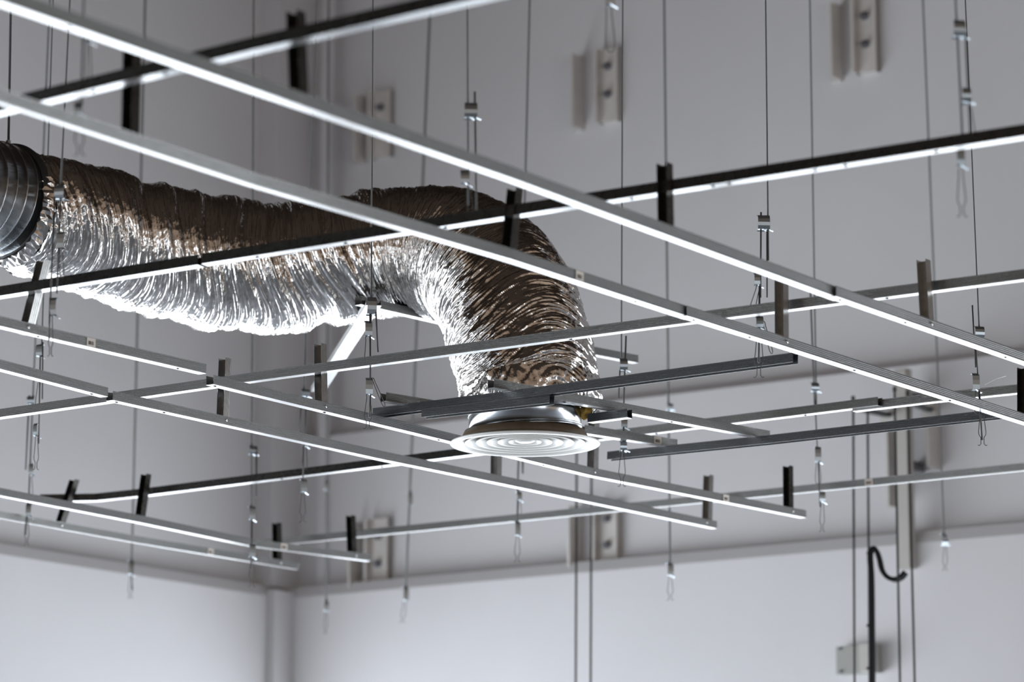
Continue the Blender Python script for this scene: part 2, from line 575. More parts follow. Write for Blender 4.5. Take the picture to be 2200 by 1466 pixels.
channel('B5', [(550, 1176), (1100, 1121), (2200, 1011)], ZB, 'farthest upper runner crossing below the diffuser to the right edge', roll=(2, 2), group=GB, ext=(0, 0.5))
# runners and trimmers around the diffuser
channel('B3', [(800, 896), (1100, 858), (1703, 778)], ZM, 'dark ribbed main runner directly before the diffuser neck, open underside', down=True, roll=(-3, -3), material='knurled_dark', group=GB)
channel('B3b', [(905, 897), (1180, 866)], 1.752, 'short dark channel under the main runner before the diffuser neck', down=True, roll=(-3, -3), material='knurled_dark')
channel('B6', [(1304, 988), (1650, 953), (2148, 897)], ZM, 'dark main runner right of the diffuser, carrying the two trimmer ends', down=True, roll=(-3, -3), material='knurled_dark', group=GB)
channel('C1', [(1062, 833), (1655, 944)], ZM + 0.028, 'trimmer rail lying across two main runners right of the diffuser neck', down=False)
channel('C2L', [(830, 862), (995, 889)], ZM + 0.028, 'short trimmer stub left of the diffuser neck on the main runner')
channel('C2R', [(1257, 931), (1456, 962)], ZM + 0.028, 'short trimmer right of the diffuser rim with a barcode sticker')
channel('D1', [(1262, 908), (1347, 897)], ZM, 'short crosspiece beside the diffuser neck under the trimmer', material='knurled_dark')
channel('E1', [(776, 654), (1100, 728), (1372, 780)], 2.205, 'bearer channel under the foil duct, showing on both sides of the drop')
channel('F1', [(786, 656), (668, 842)], 2.200, 'pale bearer channel running back under the foil duct to a hanger', w=0.05, h=0.02)

punch_marks('A1', (160, 1545), 0.5)
punch_marks('A1b', (1815, 1955, 2170))
punch_marks('A2', (1375,))
punch_marks('A2b', (1500, 1620, 1845, 2050))
punch_marks('A3', (90, 390))
punch_marks('A3b', (470, 705, 950, 1175))
punch_marks('A4', (205,))
punch_marks('A4b', (258, 360))
punch_marks('B1', (545, 735, 950, 1350, 1525, 1560, 1745, 1810, 2005))
punch_marks('B0', (345, 190))
punch_marks('B2', (1220, 1900))
punch_marks('B4', (600, 815))
punch_marks('B4b', (1405, 1725))
punch_marks('C1', (1220, 1450))
barcode('A2', 1245)
barcode('A3', 195)
barcode('A3b', 1560)
barcode('A5', 610)
barcode('A6', 452)
barcode('B5', 1867)
barcode('C2R', 1413)

# ------------------------------------------------------------------ short upright posts tying rails to runners
def post(key, top, bot, label, material='steel'):
    """top/bot: image point (u, v) of the post's near right edge"""
    p, a, b, t = on_channel(key, bot[0])
    q = p + a * (Wd + 0.0006)
    d = q.y
    Pb = PD(bot[0], bot[1], d)
    Pt = PD(top[0], top[1], d)
    # lower end sits beside the rail, hidden behind it
    axis = (Pt - Pb).normalized()
    Pb = Pb - axis * max(0.0, (Pb.z - (q.z + 0.003)) / axis.z)
    root = empty('post', Pb, label, 'metal post', 'short posts tying the rails to the runners')
    # section: web at the back, open towards -AX
    w, h, tk = 0.028, 0.027, 0.0013
    prof = [(0, 0), (0, h), (w, h), (w, 0), (w - tk, 0), (w - tk, h - tk), (tk, h - tk), (tk, 0)]
    fr = [(Pb, -NX, AX), (Pt, -NX, AX)]
    MB().sweep(fr, prof).build('profile', M[material], root)
    rib = MB()
    for s in (0.25, 0.5, 0.75):
        fr2 = [(Pb + AX * (h * s) + NX * 0.0002, -NX, AX), (Pt + AX * (h * s) + NX * 0.0002, -NX, AX)]
        rib.sweep(fr2, [(-0.0006, -0.0010), (-0.0006, 0.0010), (0.0002, 0.0014), (0.0002, -0.0014)])
    rib.build('rib', M[material], root)

POSTS = [
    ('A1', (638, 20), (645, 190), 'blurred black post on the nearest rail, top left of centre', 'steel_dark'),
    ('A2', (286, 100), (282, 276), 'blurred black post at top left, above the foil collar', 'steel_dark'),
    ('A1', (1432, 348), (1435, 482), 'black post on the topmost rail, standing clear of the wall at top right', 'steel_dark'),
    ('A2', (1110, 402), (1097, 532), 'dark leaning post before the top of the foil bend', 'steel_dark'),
    ('A3', (95, 557), (61, 694), 'strongly leaning post at the left under the spiral duct', 'steel'),
    ('A4b', (485, 768), (480, 895), 'dark post at left by the spliced rail end', 'steel'),
    ('A3b', (690, 737), (692, 864), 'ribbed post left of the twin wire hanger', 'steel'),
    ('A2b', (1683, 596), (1684, 724), 'post between the two big rails right of the wire clip', 'steel'),
    ('A1b', (1989, 556), (1997, 688), 'tall post with notched open top near the right edge', 'steel'),
    ('A2b', (2203, 788), (2203, 892), 'post cut by the right edge of the picture', 'steel_dark'),
    ('A4b', (1069, 940), (1068, 1024), 'post coming down just under the diffuser rim', 'steel'),
    ('A3b', (1279, 880), (1276, 1005), 'post behind the right rim of the diffuser', 'steel'),
    ('A4b', (1525, 1020), (1522, 1120), 'post at the free end of the front rail, lower right', 'steel'),
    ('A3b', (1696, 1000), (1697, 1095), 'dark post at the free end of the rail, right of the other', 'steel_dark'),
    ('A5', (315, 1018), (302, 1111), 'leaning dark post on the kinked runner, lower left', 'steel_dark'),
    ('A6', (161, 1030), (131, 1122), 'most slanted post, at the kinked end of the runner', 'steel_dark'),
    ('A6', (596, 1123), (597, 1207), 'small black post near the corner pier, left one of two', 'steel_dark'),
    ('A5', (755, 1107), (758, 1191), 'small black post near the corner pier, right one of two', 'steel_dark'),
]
for ps in POSTS:
    post(*ps)
for key, u in (('A1b', 2002), ('A2b', 1691), ('A3', 60), ('A3b', 700), ('A4b', 486), ('A3b', 1278), ('A4b', 1519),
               ('A6', 132), ('A6', 603), ('A5', 765), ('A3b', 1704)):
    screw_side(key, u)

# ================================================================== wire hangers
RX = Vector((1, 0, 0))
HG = 'wire hangers of the suspended ceiling'

def hanger(d, label, parts, yaw=25, name='wire_hanger'):
    """parts, all in image points at d metres: rod, clip, plate, fork, loop, tail"""
    vs_ = [p[2] for p in parts if p[0] in ('fork', 'loop')] or [900]
    x = Vector((math.cos(math.radians(yaw)), math.sin(math.radians(yaw)), 0))
    y = Vector((math.sin(math.radians(yaw)), -math.cos(math.radians(yaw)), 0))     # towards the camera
    low = None
    for p in parts:
        pts = p[1] if isinstance(p[1], list) else None
        if pts:
            for (u, v) in pts:
                if low is None or v > low[1]:
                    low = (u, v)
    root = empty(name, PD(low[0], low[1], d), label, 'wire hanger', HG)
    mm = d / F                                         # metres per pixel here
    for p in parts:
        kind, pts = p[0], p[1]
        r = p[2] if len(p) > 2 and p[2] is not None else 0.0021
        if kind == 'top':                              # rod that goes on up to the ceiling
            (u0, v0), (u1, v1) = pts[0], pts[-1]
            P0, P1 = PD(u0, v0, d), PD(u1, v1, d)
            dirv = (P0 - P1)
            P0 = P1 + dirv * ((Z_CEIL - P1.z) / dirv.z)
            MB().tube([P0, P1], r * 1.2).build('rod', M['rod'], root, True)
        elif kind == 'rod':
            MB().tube([PD(u, v, d) for (u, v) in pts], r * 1.15).build('rod', M['rod'], root, True)
        elif kind == 'clip':                           # butterfly spring clip: bowed body, two ears with holes for the wires
            (ua, va), (ub, vb) = pts
            w = (ub - ua) * mm
            h = (vb - va) * mm
            o = PD((ua + ub) / 2, va, d)
            mb = MB()
            prof = [(-0.012, 0.004), (-0.006, 0.001), (0.003, 0.0), (0.007, -h * 0.25), (0.008, -h * 0.5), (0.007, -h * 0.75),
                    (0.003, -h), (-0.006, -h - 0.001), (-0.012, -h - 0.004)]
            mb.strip(o, y, ZUP, x, prof, w * 0.92, 0.0012)
            mb.build('spring_clip', M['clip'], root)
            tb = MB()
            tb.strip(o + ZUP * (-h) + x * (w * 0.35), x, ZUP, y, [(0, 0), (0.008, -0.004), (0.014, -0.006)], 0.012, 0.001)
            tb.strip(o + ZUP * (-h) - x * (w * 0.05), x, ZUP, y, [(0, 0), (0.008, -0.005), (0.012, -0.007)], 0.012, 0.001)
            tb.build('clip_tab', M['clip'], root)
        elif kind == 'plate':                          # hooked plate holding the fork
            (ua, va), (ub, vb) = pts
            w = abs(ub - ua) * mm
            h = (vb - va) * mm
            s = 1 if ub > ua else -1
            o = PD((ua + ub) / 2, va, d)
            mb = MB()
            prof = [(-0.016, 0.002), (-0.009, 0.004), (-0.002, 0.001), (0.003, -h * 0.12), (0.004, -h * 0.4), (0.004, -h * 0.7),
                    (0.003, -h), (-0.006, -h - 0.003), (-0.016, -h - 0.001)]
            mb.strip(o, y, ZUP, x, prof, w, 0.0013)
            mb.build('hook_plate', M['clip'], root)
            tb = MB()
            tb.strip(o + ZUP * (-h) - x * (s * w * 0.1), x * s, ZUP, y, [(0, 0), (0.010, -0.005), (0.020, -0.011)], 0.013, 0.001)
            tb.build('plate_tab', M['clip'], root)
        elif kind in ('fork', 'loop'):
            (ua, va), (ub, vb) = pts
            wpx = p[3] if len(p) > 3 else 8
            rr = 0.0013
            L_ = vb - va
            def at(f, off):
                return PD(ua + (ub - ua) * f + off, va + L_ * f, d)
            mb = MB()
            if kind == 'fork':
                shape = [(0.0, 0.25), (0.05, 0.62), (0.10, 0.48), (0.50, 0.86), (0.62, 1.0), (0.70, 0.92), (0.78, 0.42), (0.95, 0.42), (1.0, 0.85), (0.985, 1.25)]
                for s in (-1, 1):
                    mb.tube([at(f, s * k_ * wpx) for (f, k_) in shape], rr, 6)
            else:
                shape = [(0.0, 0.3), (0.06, 0.62), (0.12, 0.5), (0.7, 0.85), (0.93, 0.8), (1.0, 0.35)]
                pts_ = [at(f, -k_ * wpx) for (f, k_) in shape] + [at(f, k_ * wpx) for (f, k_) in reversed(shape)]
                mb.tube(pts_, rr, 6)
            mb.build('fork' if kind == 'fork' else 'wire_loop', M['rod'], root, True)
    return root

hanger(9.80, 'twin wire hanger standing before the foil duct, hooked on runner left of diffuser', [
    ('top', [(801, 60), (797, 690)]), ('rod', [(806, 640), (812, 757)]), ('clip', [(787, 640), (810, 676)]),
    ('rod', [(795, 672), (796, 870)], 0.0023), ('plate', [(784, 692), (800, 722)]), ('loop', [(790, 722), (790, 790)], None, 8),
    ('plate', [(785, 814), (801, 848)]), ('loop', [(800, 812), (826, 874)], None, 4), ('fork', [(792, 846), (790, 923)], None, 8),
    ('rod', [(796, 850), (794, 897)], 0.0023)], yaw=15)
hanger(8.05, 'wire hanger with tan spring clip in front of the top of the foil bend', [
    ('top', [(1004, 20), (1006, 440)]), ('rod', [(1020, 197), (1024, 480)]), ('clip', [(996, 222), (1027, 254)]),
    ('plate', [(989, 368), (1009, 394)]), ('fork', [(1008, 400), (1014, 512)], None, 7)], yaw=5)
hanger(7.28, 'blurred hanger with stacked clips at the top right edge', [
    ('top', [(2053, 0), (2068, 300)]), ('rod', [(2074, 60), (2086, 310)]), ('clip', [(2045, 45), (2075, 80)]),
    ('clip', [(2064, 190), (2086, 220)]), ('loop', [(2084, 232), (2094, 318)], None, 6), ('plate', [(2054, 320), (2072, 356)]),
    ('fork', [(2064, 362), (2067, 466)], None, 9)], yaw=10)
hanger(9.95, 'sharp hanger near the right edge with a white tie tail', [
    ('top', [(2074, 0), (2104, 714)], 0.0019), ('rod', [(2089, 656), (2096, 790)], 0.0019), ('clip', [(2092, 703), (2115, 727)]),
    ('rod', [(2094, 724), (2101, 806)]), ('plate', [(2088, 804), (2104, 838)]), ('loop', [(2100, 840), (2102, 890)], None, 9),
    ('rod', [(2103, 838), (2110, 946)], 0.0024), ('fork', [(2109, 880), (2111, 958)], None, 8)], yaw=12)
tie = MB().tube([PD(2116, 827, 9.95), PD(2138, 815, 9.95), PD(2161, 808, 9.95)], 0.0012, 6)
tag(tie.build('cable_tie', M['tie'], None, True), 'white cable tie tail beside the hanger at right edge', 'cable tie')
hanger(9.15, 'hanger with double rod and clip hooked on the right end of the dark main runner', [
    ('top', [(1645, 0), (1651, 560)], 0.0020), ('rod', [(1635, 456), (1634, 640)]), ('clip', [(1626, 464), (1655, 494)]),
    ('rod', [(1648, 494), (1648, 640)]), ('plate', [(1620, 588), (1633, 612)]), ('loop', [(1630, 612), (1612, 678)], None, 7),
    ('rod', [(1632, 606), (1630, 780)], 0.0024), ('plate', [(1624, 682), (1640, 704)]), ('loop', [(1640, 690), (1658, 760)], None, 4),
    ('fork', [(1631, 706), (1630, 812)], None, 9)], yaw=5)
hanger(10.75, 'thin hanger right of the foil drop, running down behind the trimmers', [
    ('top', [(1338, 0), (1335, 768)], 0.0022), ('rod', [(1345, 722), (1339, 900)], 0.0024), ('clip', [(1330, 772), (1349, 796)]),
    ('rod', [(1332, 796), (1329, 857)]), ('plate', [(1334, 898), (1348, 918)]), ('rod', [(1340, 912), (1338, 985)], 0.0024),
    ('clip', [(1331, 950), (1347, 968)]), ('fork', [(1337, 962), (1336, 1046)], None, 7)], yaw=8)
hanger(11.95, 'hanger with two clips crossing the right of the picture down to the farthest runner', [
    ('top', [(1740, 0), (1754, 880)], 0.0026), ('rod', [(1741, 620), (1750, 870)], 0.0026), ('clip', [(1741, 824), (1760, 841)]),
    ('rod', [(1751, 860), (1756, 965)]), ('plate', [(1750, 962), (1764, 992)]), ('loop', [(1757, 992), (1758, 1040)], None, 7),
    ('rod', [(1758, 990), (1762, 1090)]), ('plate', [(1760, 1058), (1773, 1078)]), ('fork', [(1767, 1076), (1766, 1143)], None, 5)], yaw=10)
hanger(13.1, 'far free hanger before the pale lower wall right of the rail ends', [
    ('top', [(1427, 0), (1440, 1215)], 0.0036), ('clip', [(1432, 868), (1446, 880)]), ('plate', [(1433, 1212), (1447, 1236)]), ('fork', [(1440, 1236), (1440, 1290)], None, 6)])
hanger(12.6, 'far hanger that vanishes behind the foil bend and comes out under the diffuser', [
    ('top', [(1138, 0), (1112, 1064)], 0.0034), ('rod', [(1123, 985), (1123, 1018)], 0.003), ('plate', [(1110, 1058), (1121, 1074)]), ('loop', [(1116, 1074), (1116, 1106)], None, 5),
    ('rod', [(1113, 1070), (1111, 1130)], 0.003), ('plate', [(1106, 1122), (1118, 1150)]), ('fork', [(1112, 1150), (1111, 1208)], None, 6)])
hanger(14.4, 'far blurred hanger leaning left behind the foil duct hump', [
    ('top', [(923, 40), (872, 1265)], 0.0046), ('plate', [(876, 1058), (886, 1084)]), ('plate', [(866, 1262), (878, 1290)]), ('fork', [(870, 1290), (864, 1338)], None, 5)])
hanger(12.3, 'far hanger with bright clip left of the corner pier', [
    ('top', [(545, 0), (540, 1090)], 0.0034), ('rod', [(551, 960), (551, 1068)], 0.003), ('clip', [(534, 960), (553, 976)]),
    ('plate', [(535, 1090), (549, 1116)]), ('rod', [(541, 1110), (540, 1225)], 0.003), ('plate', [(535, 1172), (549, 1196)]),
    ('fork', [(542, 1196), (541, 1262)], None, 6)])
hanger(13.9, 'far hanger at the lower left ending in front of the pale base wall', [
    ('top', [(312, 0), (283, 1210)], 0.0040), ('plate', [(276, 1206), (288, 1234)]), ('rod', [(284, 1205), (283, 1268)], 0.003), ('fork', [(281, 1234), (280, 1286)], None, 5)])
hanger(11.7, 'hanger that carries the far end of the pale bearer under the foil duct', [
    ('top', [(681, 0), (652, 850)], 0.0030), ('clip', [(645, 838), (666, 852)]), ('rod', [(648, 850), (643, 930)]), ('rod', [(658, 850), (654, 960)]),
    ('plate', [(650, 944), (661, 958)]), ('loop', [(655, 956), (655, 1008)], None, 6), ('rod', [(652, 950), (651, 1034)]),
    ('plate', [(646, 1032), (660, 1057)]), ('fork', [(651, 1057), (650, 1123)], None, 6)])
hanger(14.9, 'faint hanger close to the corner pier, right of it', [
    ('top', [(706, 0), (701, 1290)], 0.0040), ('plate', [(697, 1034), (707, 1052)]), ('plate', [(696, 1292), (706, 1312)]), ('fork', [(701, 1312), (699, 1362)], None, 4)])
hanger(6.85, 'near blurred hanger at the top left with a black clip', [
    ('top', [(180, 0), (175, 225)], 0.0022), ('plate', [(184, 80), (196, 90)]), ('loop', [(190, 88), (191, 175)], None, 6),
    ('plate', [(160, 221), (178, 243)]), ('fork', [(170, 243), (171, 334)], None, 10)], yaw=0)
hanger(8.55, 'sharp hanger crossing the collar of the foil duct at left', [
    ('top', [(150, 0), (130, 410)], 0.0021), ('clip', [(117, 400), (141, 428)]), ('rod', [(119, 392), (106, 700)], 0.0021), ('rod', [(131, 410), (122, 631)], 0.0019),
    ('plate', [(122, 500), (140, 534)]), ('loop', [(131, 534), (133, 596)], None, 5), ('plate', [(108, 642), (122, 678)]),
    ('rod', [(108, 640), (105, 732)], 0.0021), ('fork', [(110, 678), (108, 766)], None, 5)], yaw=-15)
hanger(10.85, 'thin hanger at the left edge below the sharp one, hooked on the ribbed runner', [
    ('top', [(114, 0), (89, 760)], 0.0022), ('plate', [(78, 742), (92, 765)]), ('rod', [(92, 735), (91, 858)], 0.0021), ('rod', [(87, 740), (83, 954)], 0.0021),
    ('loop', [(84, 822), (80, 872)], None, 5), ('plate', [(72, 912), (81, 936)]), ('fork', [(79, 936), (77, 1010)], None, 5)], yaw=-15)
hanger(12.2, 'farther hanger at the left edge with clip above the far rails', [
    ('top', [(107, 0), (62, 1062)], 0.0028), ('clip', [(58, 853), (76, 869)]), ('rod', [(63, 850), (55, 1010)], 0.0026),
    ('plate', [(62, 998), (73, 1021)]), ('loop', [(66, 1021), (67, 1064)], None, 4), ('plate', [(56, 1084), (68, 1110)]), ('rod', [(62, 1060), (55, 1150)], 0.0026), ('fork', [(58, 1108), (57, 1172)], None, 5)], yaw=-10)
hanger(13.4, 'far free hanger at the right before the trunking, small bright clip', [
    ('top', [(1983, 0), (2029, 1165)], 0.0030), ('plate', [(2022, 1148), (2034, 1164)]), ('clip', [(2022, 1160), (2038, 1170)]), ('fork', [(2031, 1172), (2030, 1226)], None, 5)])
hanger(7.4, 'blurred end of a hanger cut off by the top edge of the picture', [
    ('top', [(1310, -60), (1310, -15)], 0.0025), ('plate', [(1300, -16), (1322, 10)]), ('loop', [(1308, 14), (1312, 112)], None, 11)], yaw=0)

# threaded rod of the rigid duct
mb = MB()
P0, P1 = PD(23, 25, 10.3), PD(18, 318, 10.3)
dv = P0 - P1
rod_root = empty('threaded_rod', P1, 'thick black threaded rod holding the spiral duct at the left edge', 'rod')
MB().tube([P1 + dv * ((Z_CEIL - P1.z) / dv.z), P1], 0.0040, 10).build('rod', M['mark'], rod_root, True)
MB().tube([PD(18, 302, 10.3), PD(18, 309, 10.3)], 0.008, 6).build('nut', M['bolt'], rod_root)

# thin steel poles standing before the far wall
for (u0, v0, u1, v1, d, lab) in (
        (1833, 862, 1837, 1700, 13.4, 'thin steel pole left of the black cable at lower right'),
        (1864, 880, 1870, 1700, 13.5, 'thin steel pole hidden behind the black cable at lower right'),
        (1922, 842, 1938, 1700, 13.3, 'thin steel pole just left of the trunking at lower right'),
        (1950, 850, 1971, 1700, 13.3, 'thin steel pole in front of the trunking at lower right'),
        (1239, 960, 1236, 1700, 14.0, 'blurred grey pole below the diffuser, left of a pair'),
        (1271, 960, 1268, 1700, 14.0, 'blurred grey pole below the diffuser, right of a pair')):
    P0, P1 = PD(u0, v0, d), PD(u1, v1, d)
    dv = P0 - P1
    P1 = P1 - dv * (P1.z / dv.z)
    root = empty('steel_pole', P1, lab, 'pole', 'thin poles before the far wall')
    MB().tube([P0, P1], 0.0048, 10).build('shaft', M['rod'], root, True)
    MB().tube([P1 + ZUP * 0.012, P1], 0.02, 12).build('foot', M['rod'], root)
    MB().tube([P0 + ZUP * 0.0, P0 + ZUP * 0.02], 0.008, 8).build('end_cap', M['mark'], root)

# ================================================================== ducts
# rigid spiral duct
RD = 0.178
E0 = PD(14, 434, 10.35)
drt = empty('spiral_duct', E0 - AX * 1.8 - ZUP * RD, 'rigid galvanised spiral duct cut by the left edge, ribbed', 'duct')
UPV = ZUP
def ring_pt(s, ang, r):
    return E0 - AX * s + (NX * math.cos(ang) + UPV * math.sin(ang)) * r
mb = MB()
n = 96
prof = [(0.0, RD), (0.0, RD - 0.002)]
vs, fs = [], []
stn = [0.0, 0.6, 1.2, 1.8]
for s in stn:
    for k_ in range(n):
        vs.append(ring_pt(s, 2 * math.pi * k_ / n, RD))
for s in reversed(stn):
    for k_ in range(n):
        vs.append(ring_pt(s, 2 * math.pi * k_ / n, RD - 0.0015))
m_ = len(stn) * 2
for i in range(m_):
    i2 = (i + 1) % m_
    for k_ in range(n):
        k2 = (k_ + 1) % n
        fs.append((i * n + k_, i * n + k2, i2 * n + k2, i2 * n + k_))
mb.add(vs, fs).build('shell', M['duct'], drt, True)
# helical lock seam and reinforcing bead
pitch = 0.09
for ph, rr, nm in ((0.0, 0.0030, 'seam'), (0.5, 0.0018, 'bead')):
    pts = []
    s = 0.0
    while s < 1.79:
        pts.append(ring_pt(s + 0.004, -2 * math.pi * (s / pitch + ph), RD + 0.0002))
        s += pitch / 48
    MB().tube(pts, rr, 5).build(nm, M['duct'], drt, True)
vs = []
mb = MB()
pr = [(-0.012, RD - 0.004), (-0.012, RD + 0.005), (0.004, RD + 0.009), (0.022, RD + 0.004), (0.022, RD - 0.004)]
vs, fs = [], []
for (s, r) in pr:
    for k_ in range(n):
        vs.append(ring_pt(s, 2 * math.pi * k_ / n, r))
for i in range(len(pr)):
    i2 = (i + 1) % len(pr)
    for k_ in range(n):
        k2 = (k_ + 1) % n
        fs.append((i * n + k_, i * n + k2, i2 * n + k2, i2 * n + k_))
mb.add(vs, fs).build('gasket', M['gasket'], drt, True)

# flexible foil duct
CTRL = [((38, 452), 10.36, 0.185), ((95, 468), 10.44, 0.196), ((200, 498), 10.56, 0.206), ((310, 532), 10.66, 0.211), ((450, 563), 10.74, 0.214),
        ((590, 577), 10.78, 0.215), ((710, 566), 10.79, 0.213), ((810, 547), 10.79, 0.211), ((900, 540), 10.76, 0.213), ((985, 552), 10.69, 0.217),
        ((1050, 594), 10.58, 0.219), ((1090, 655), 10.46, 0.219), ((1113, 725), 10.38, 0.220), ((1130, 790), 10.33, 0.216), ((1138, 838), 10.31, 0.215), ((1139, 862), 10.30, 0.213), ((1139, 884), 10.30, 0.180)]
cp = [np.array(PD(u, v, d)) for ((u, v), d, r) in CTRL]
cr = [r for (_, _, r) in CTRL]
def catmull(P, m):
    P = [2 * P[0] - P[1]] + list(P) + [2 * P[-1] - P[-2]]
    out = []
    for i in range(1, len(P) - 2):
        for j in range(m):
            t = j / m
            out.append(0.5 * ((2 * P[i]) + (-P[i - 1] + P[i + 1]) * t + (2 * P[i - 1] - 5 * P[i] + 4 * P[i + 1] - P[i + 2]) * t * t
                              + (-P[i - 1] + 3 * P[i] - 3 * P[i + 1] + P[i + 2]) * t ** 3))
    out.append(P[-2])
    return np.array(out)
dense = catmull(cp, 60)
drad = catmull([np.array([r]) for r in cr], 60)[:, 0]
seg = np.linalg.norm(np.diff(dense, axis=0), axis=1)
arc = np.concatenate([[0], np.cumsum(seg)])
LEN = arc[-1]
NS, NT = 1500, 240
S = np.linspace(0, LEN, NS)
cen = np.stack([np.interp(S, arc, dense[:, i]) for i in range(3)], 1)
rad = np.interp(S, arc, drad)
tan = np.gradient(cen, axis=0)
tan /= np.linalg.norm(tan, axis=1)[:, None]
# smooth tangents, parallel transport
side = np.zeros_like(cen)
upv = np.zeros_like(cen)
s0 = np.cross(tan[0], [0, 0, 1.0])
s0 /= np.linalg.norm(s0)
for i in range(NS):
    s0 = s0 - tan[i] * np.dot(s0, tan[i])
    s0 /= np.linalg.norm(s0)
    side[i] = s0
    upv[i] = np.cross(s0, tan[i])
TT = np.linspace(0, 2 * np.pi, NT, endpoint=False)

rng = np.random.RandomState(3)
def pnoise(x, y, py, seed):
    """gradient noise; y wraps with integer period py"""
    r = np.random.RandomState(seed)
    ang = r.rand(512, 512) * 2 * np.pi
    gx, gy = np.cos(ang), np.sin(ang)
    xi, yi = np.floor(x).astype(int), np.floor(y).astype(int)
    xf, yf = x - xi, y - yi
    def g(ix, iy, fx, fy):
        a, b = ix % 512, (iy % py) % 512
        return gx[a, b] * fx + gy[a, b] * fy
    u = xf ** 3 * (xf * (xf * 6 - 15) + 10)
    v = yf ** 3 * (yf * (yf * 6 - 15) + 10)
    n00, n10 = g(xi, yi, xf, yf), g(xi + 1, yi, xf - 1, yf)
    n01, n11 = g(xi, yi + 1, xf, yf - 1), g(xi + 1, yi + 1, xf - 1, yf - 1)
    return ((n00 * (1 - u) + n10 * u) * (1 - v) + (n01 * (1 - u) + n11 * u) * v) * 1.5
SS, AA = np.meshgrid(S, TT, indexing='ij')
T1 = AA / (2 * np.pi)
slant = 0.05 * np.sin(AA) + 0.02 * np.sin(3 * AA + SS * 2)
Sw = SS + slant
fr_ = np.clip((SS - LEN * 0.52) / (LEN * 0.12), 0, 1)         # 0 on the sagging run, 1 on the bend and the drop
big = pnoise(Sw * 11, T1 * 3, 3, 1)                            # soft rolls of the insulation
mid = pnoise(Sw * 34, T1 * 6, 6, 2)
wr = pnoise(Sw * 95, T1 * 9, 9, 3)                             # gathered creases round the duct
wr2 = pnoise(Sw * 170, T1 * 14, 14, 4)
cr1 = pnoise(SS * 60, T1 * 80, 80, 5)                          # random crumple
cr2 = pnoise(SS * 130, T1 * 180, 180, 6)
ridge = 1 - np.abs(wr) * 2
ridge2 = 1 - np.abs(wr2) * 2
endc = np.exp(-((SS) / 0.10) ** 2) + np.exp(-((LEN - SS) / 0.16) ** 2)
disp = (0.014 * big * (1 - 0.7 * fr_) + 0.0085 * mid * (1 - 0.6 * fr_)
        + 0.0030 * (1 + 1.0 * fr_) * (ridge - 0.5) * (0.8 + 0.5 * pnoise(SS * 5, T1 * 4, 4, 8)) + 0.0014 * (1 + 1.2 * fr_) * (ridge2 - 0.5)
        + 0.0015 * np.abs(cr1) + 0.0007 * cr2
        + endc * (0.006 * pnoise(SS * 30, T1 * 24, 24, 9) + 0.004 * np.abs(cr1)))
# the wrap is pulled in over the bearers
disp -= 0.022 * np.exp(-((SS - LEN * 0.455) / 0.05) ** 2) * np.clip(-np.sin(AA), 0, 1) ** 2
R_ = rad[:, None] + disp
verts = cen[:, None, :] + (side[:, None, :] * np.cos(AA)[..., None] + upv[:, None, :] * np.sin(AA)[..., None]) * R_[..., None]
fl = empty('flexible_duct', tuple(cen[NS // 3] - np.array([0, 0, 0.22])), 'crumpled silver foil flexible duct sagging, then bending down to the diffuser', 'duct')
idx = np.arange(NS * NT).reshape(NS, NT)
nx = np.roll(idx, -1, axis=1)
faces = np.stack([idx[:-1], nx[:-1], nx[1:], idx[1:]], -1).reshape(-1, 4)
me = bpy.data.meshes.new('foil_sleeve')
vv = verts.reshape(-1, 3) - np.array(fl['_w'])
me.vertices.add(len(vv))
me.vertices.foreach_set('co', vv.ravel())
me.loops.add(faces.size)
me.loops.foreach_set('vertex_index', faces.ravel().astype(np.int32))
me.polygons.add(len(faces))
me.polygons.foreach_set('loop_start', np.arange(0, faces.size, 4, dtype=np.int32))
me.polygons.foreach_set('loop_total', np.full(len(faces), 4, dtype=np.int32))
me.polygons.foreach_set('use_smooth', np.ones(len(faces), dtype=bool))
me.update(calc_edges=True)
me.validate()
me.materials.append(M['foil'])
fo = bpy.data.objects.new('foil_sleeve', me)
COL.objects.link(fo)
fo.parent = fl
# crumpled annular end of the sleeve round the rigid duct
mb = MB()
nn = 96
vs, fs = [], []
for j, f in enumerate((1.0, 0.97, 0.93, 0.90)):
    for k_ in range(nn):
        a = 2 * math.pi * k_ / nn
        rr = float(rad[0]) * f + 0.003 * math.sin(k_ * 2.7 + j) * (1 if j else 0.3)
        off = -0.012 * j + 0.004 * math.sin(k_ * 1.9 + 2 * j)
        p = cen[0] + (side[0] * math.cos(a) + upv[0] * math.sin(a)) * rr - tan[0] * (-off)
        vs.append(Vector(p))
for j in range(3):
    for k_ in range(nn):
        k2 = (k_ + 1) % nn
        fs.append((j * nn + k_, j * nn + k2, (j + 1) * nn + k2, (j + 1) * nn + k_))
mb.add(vs, fs).build('sleeve_end', M['foil'], fl)
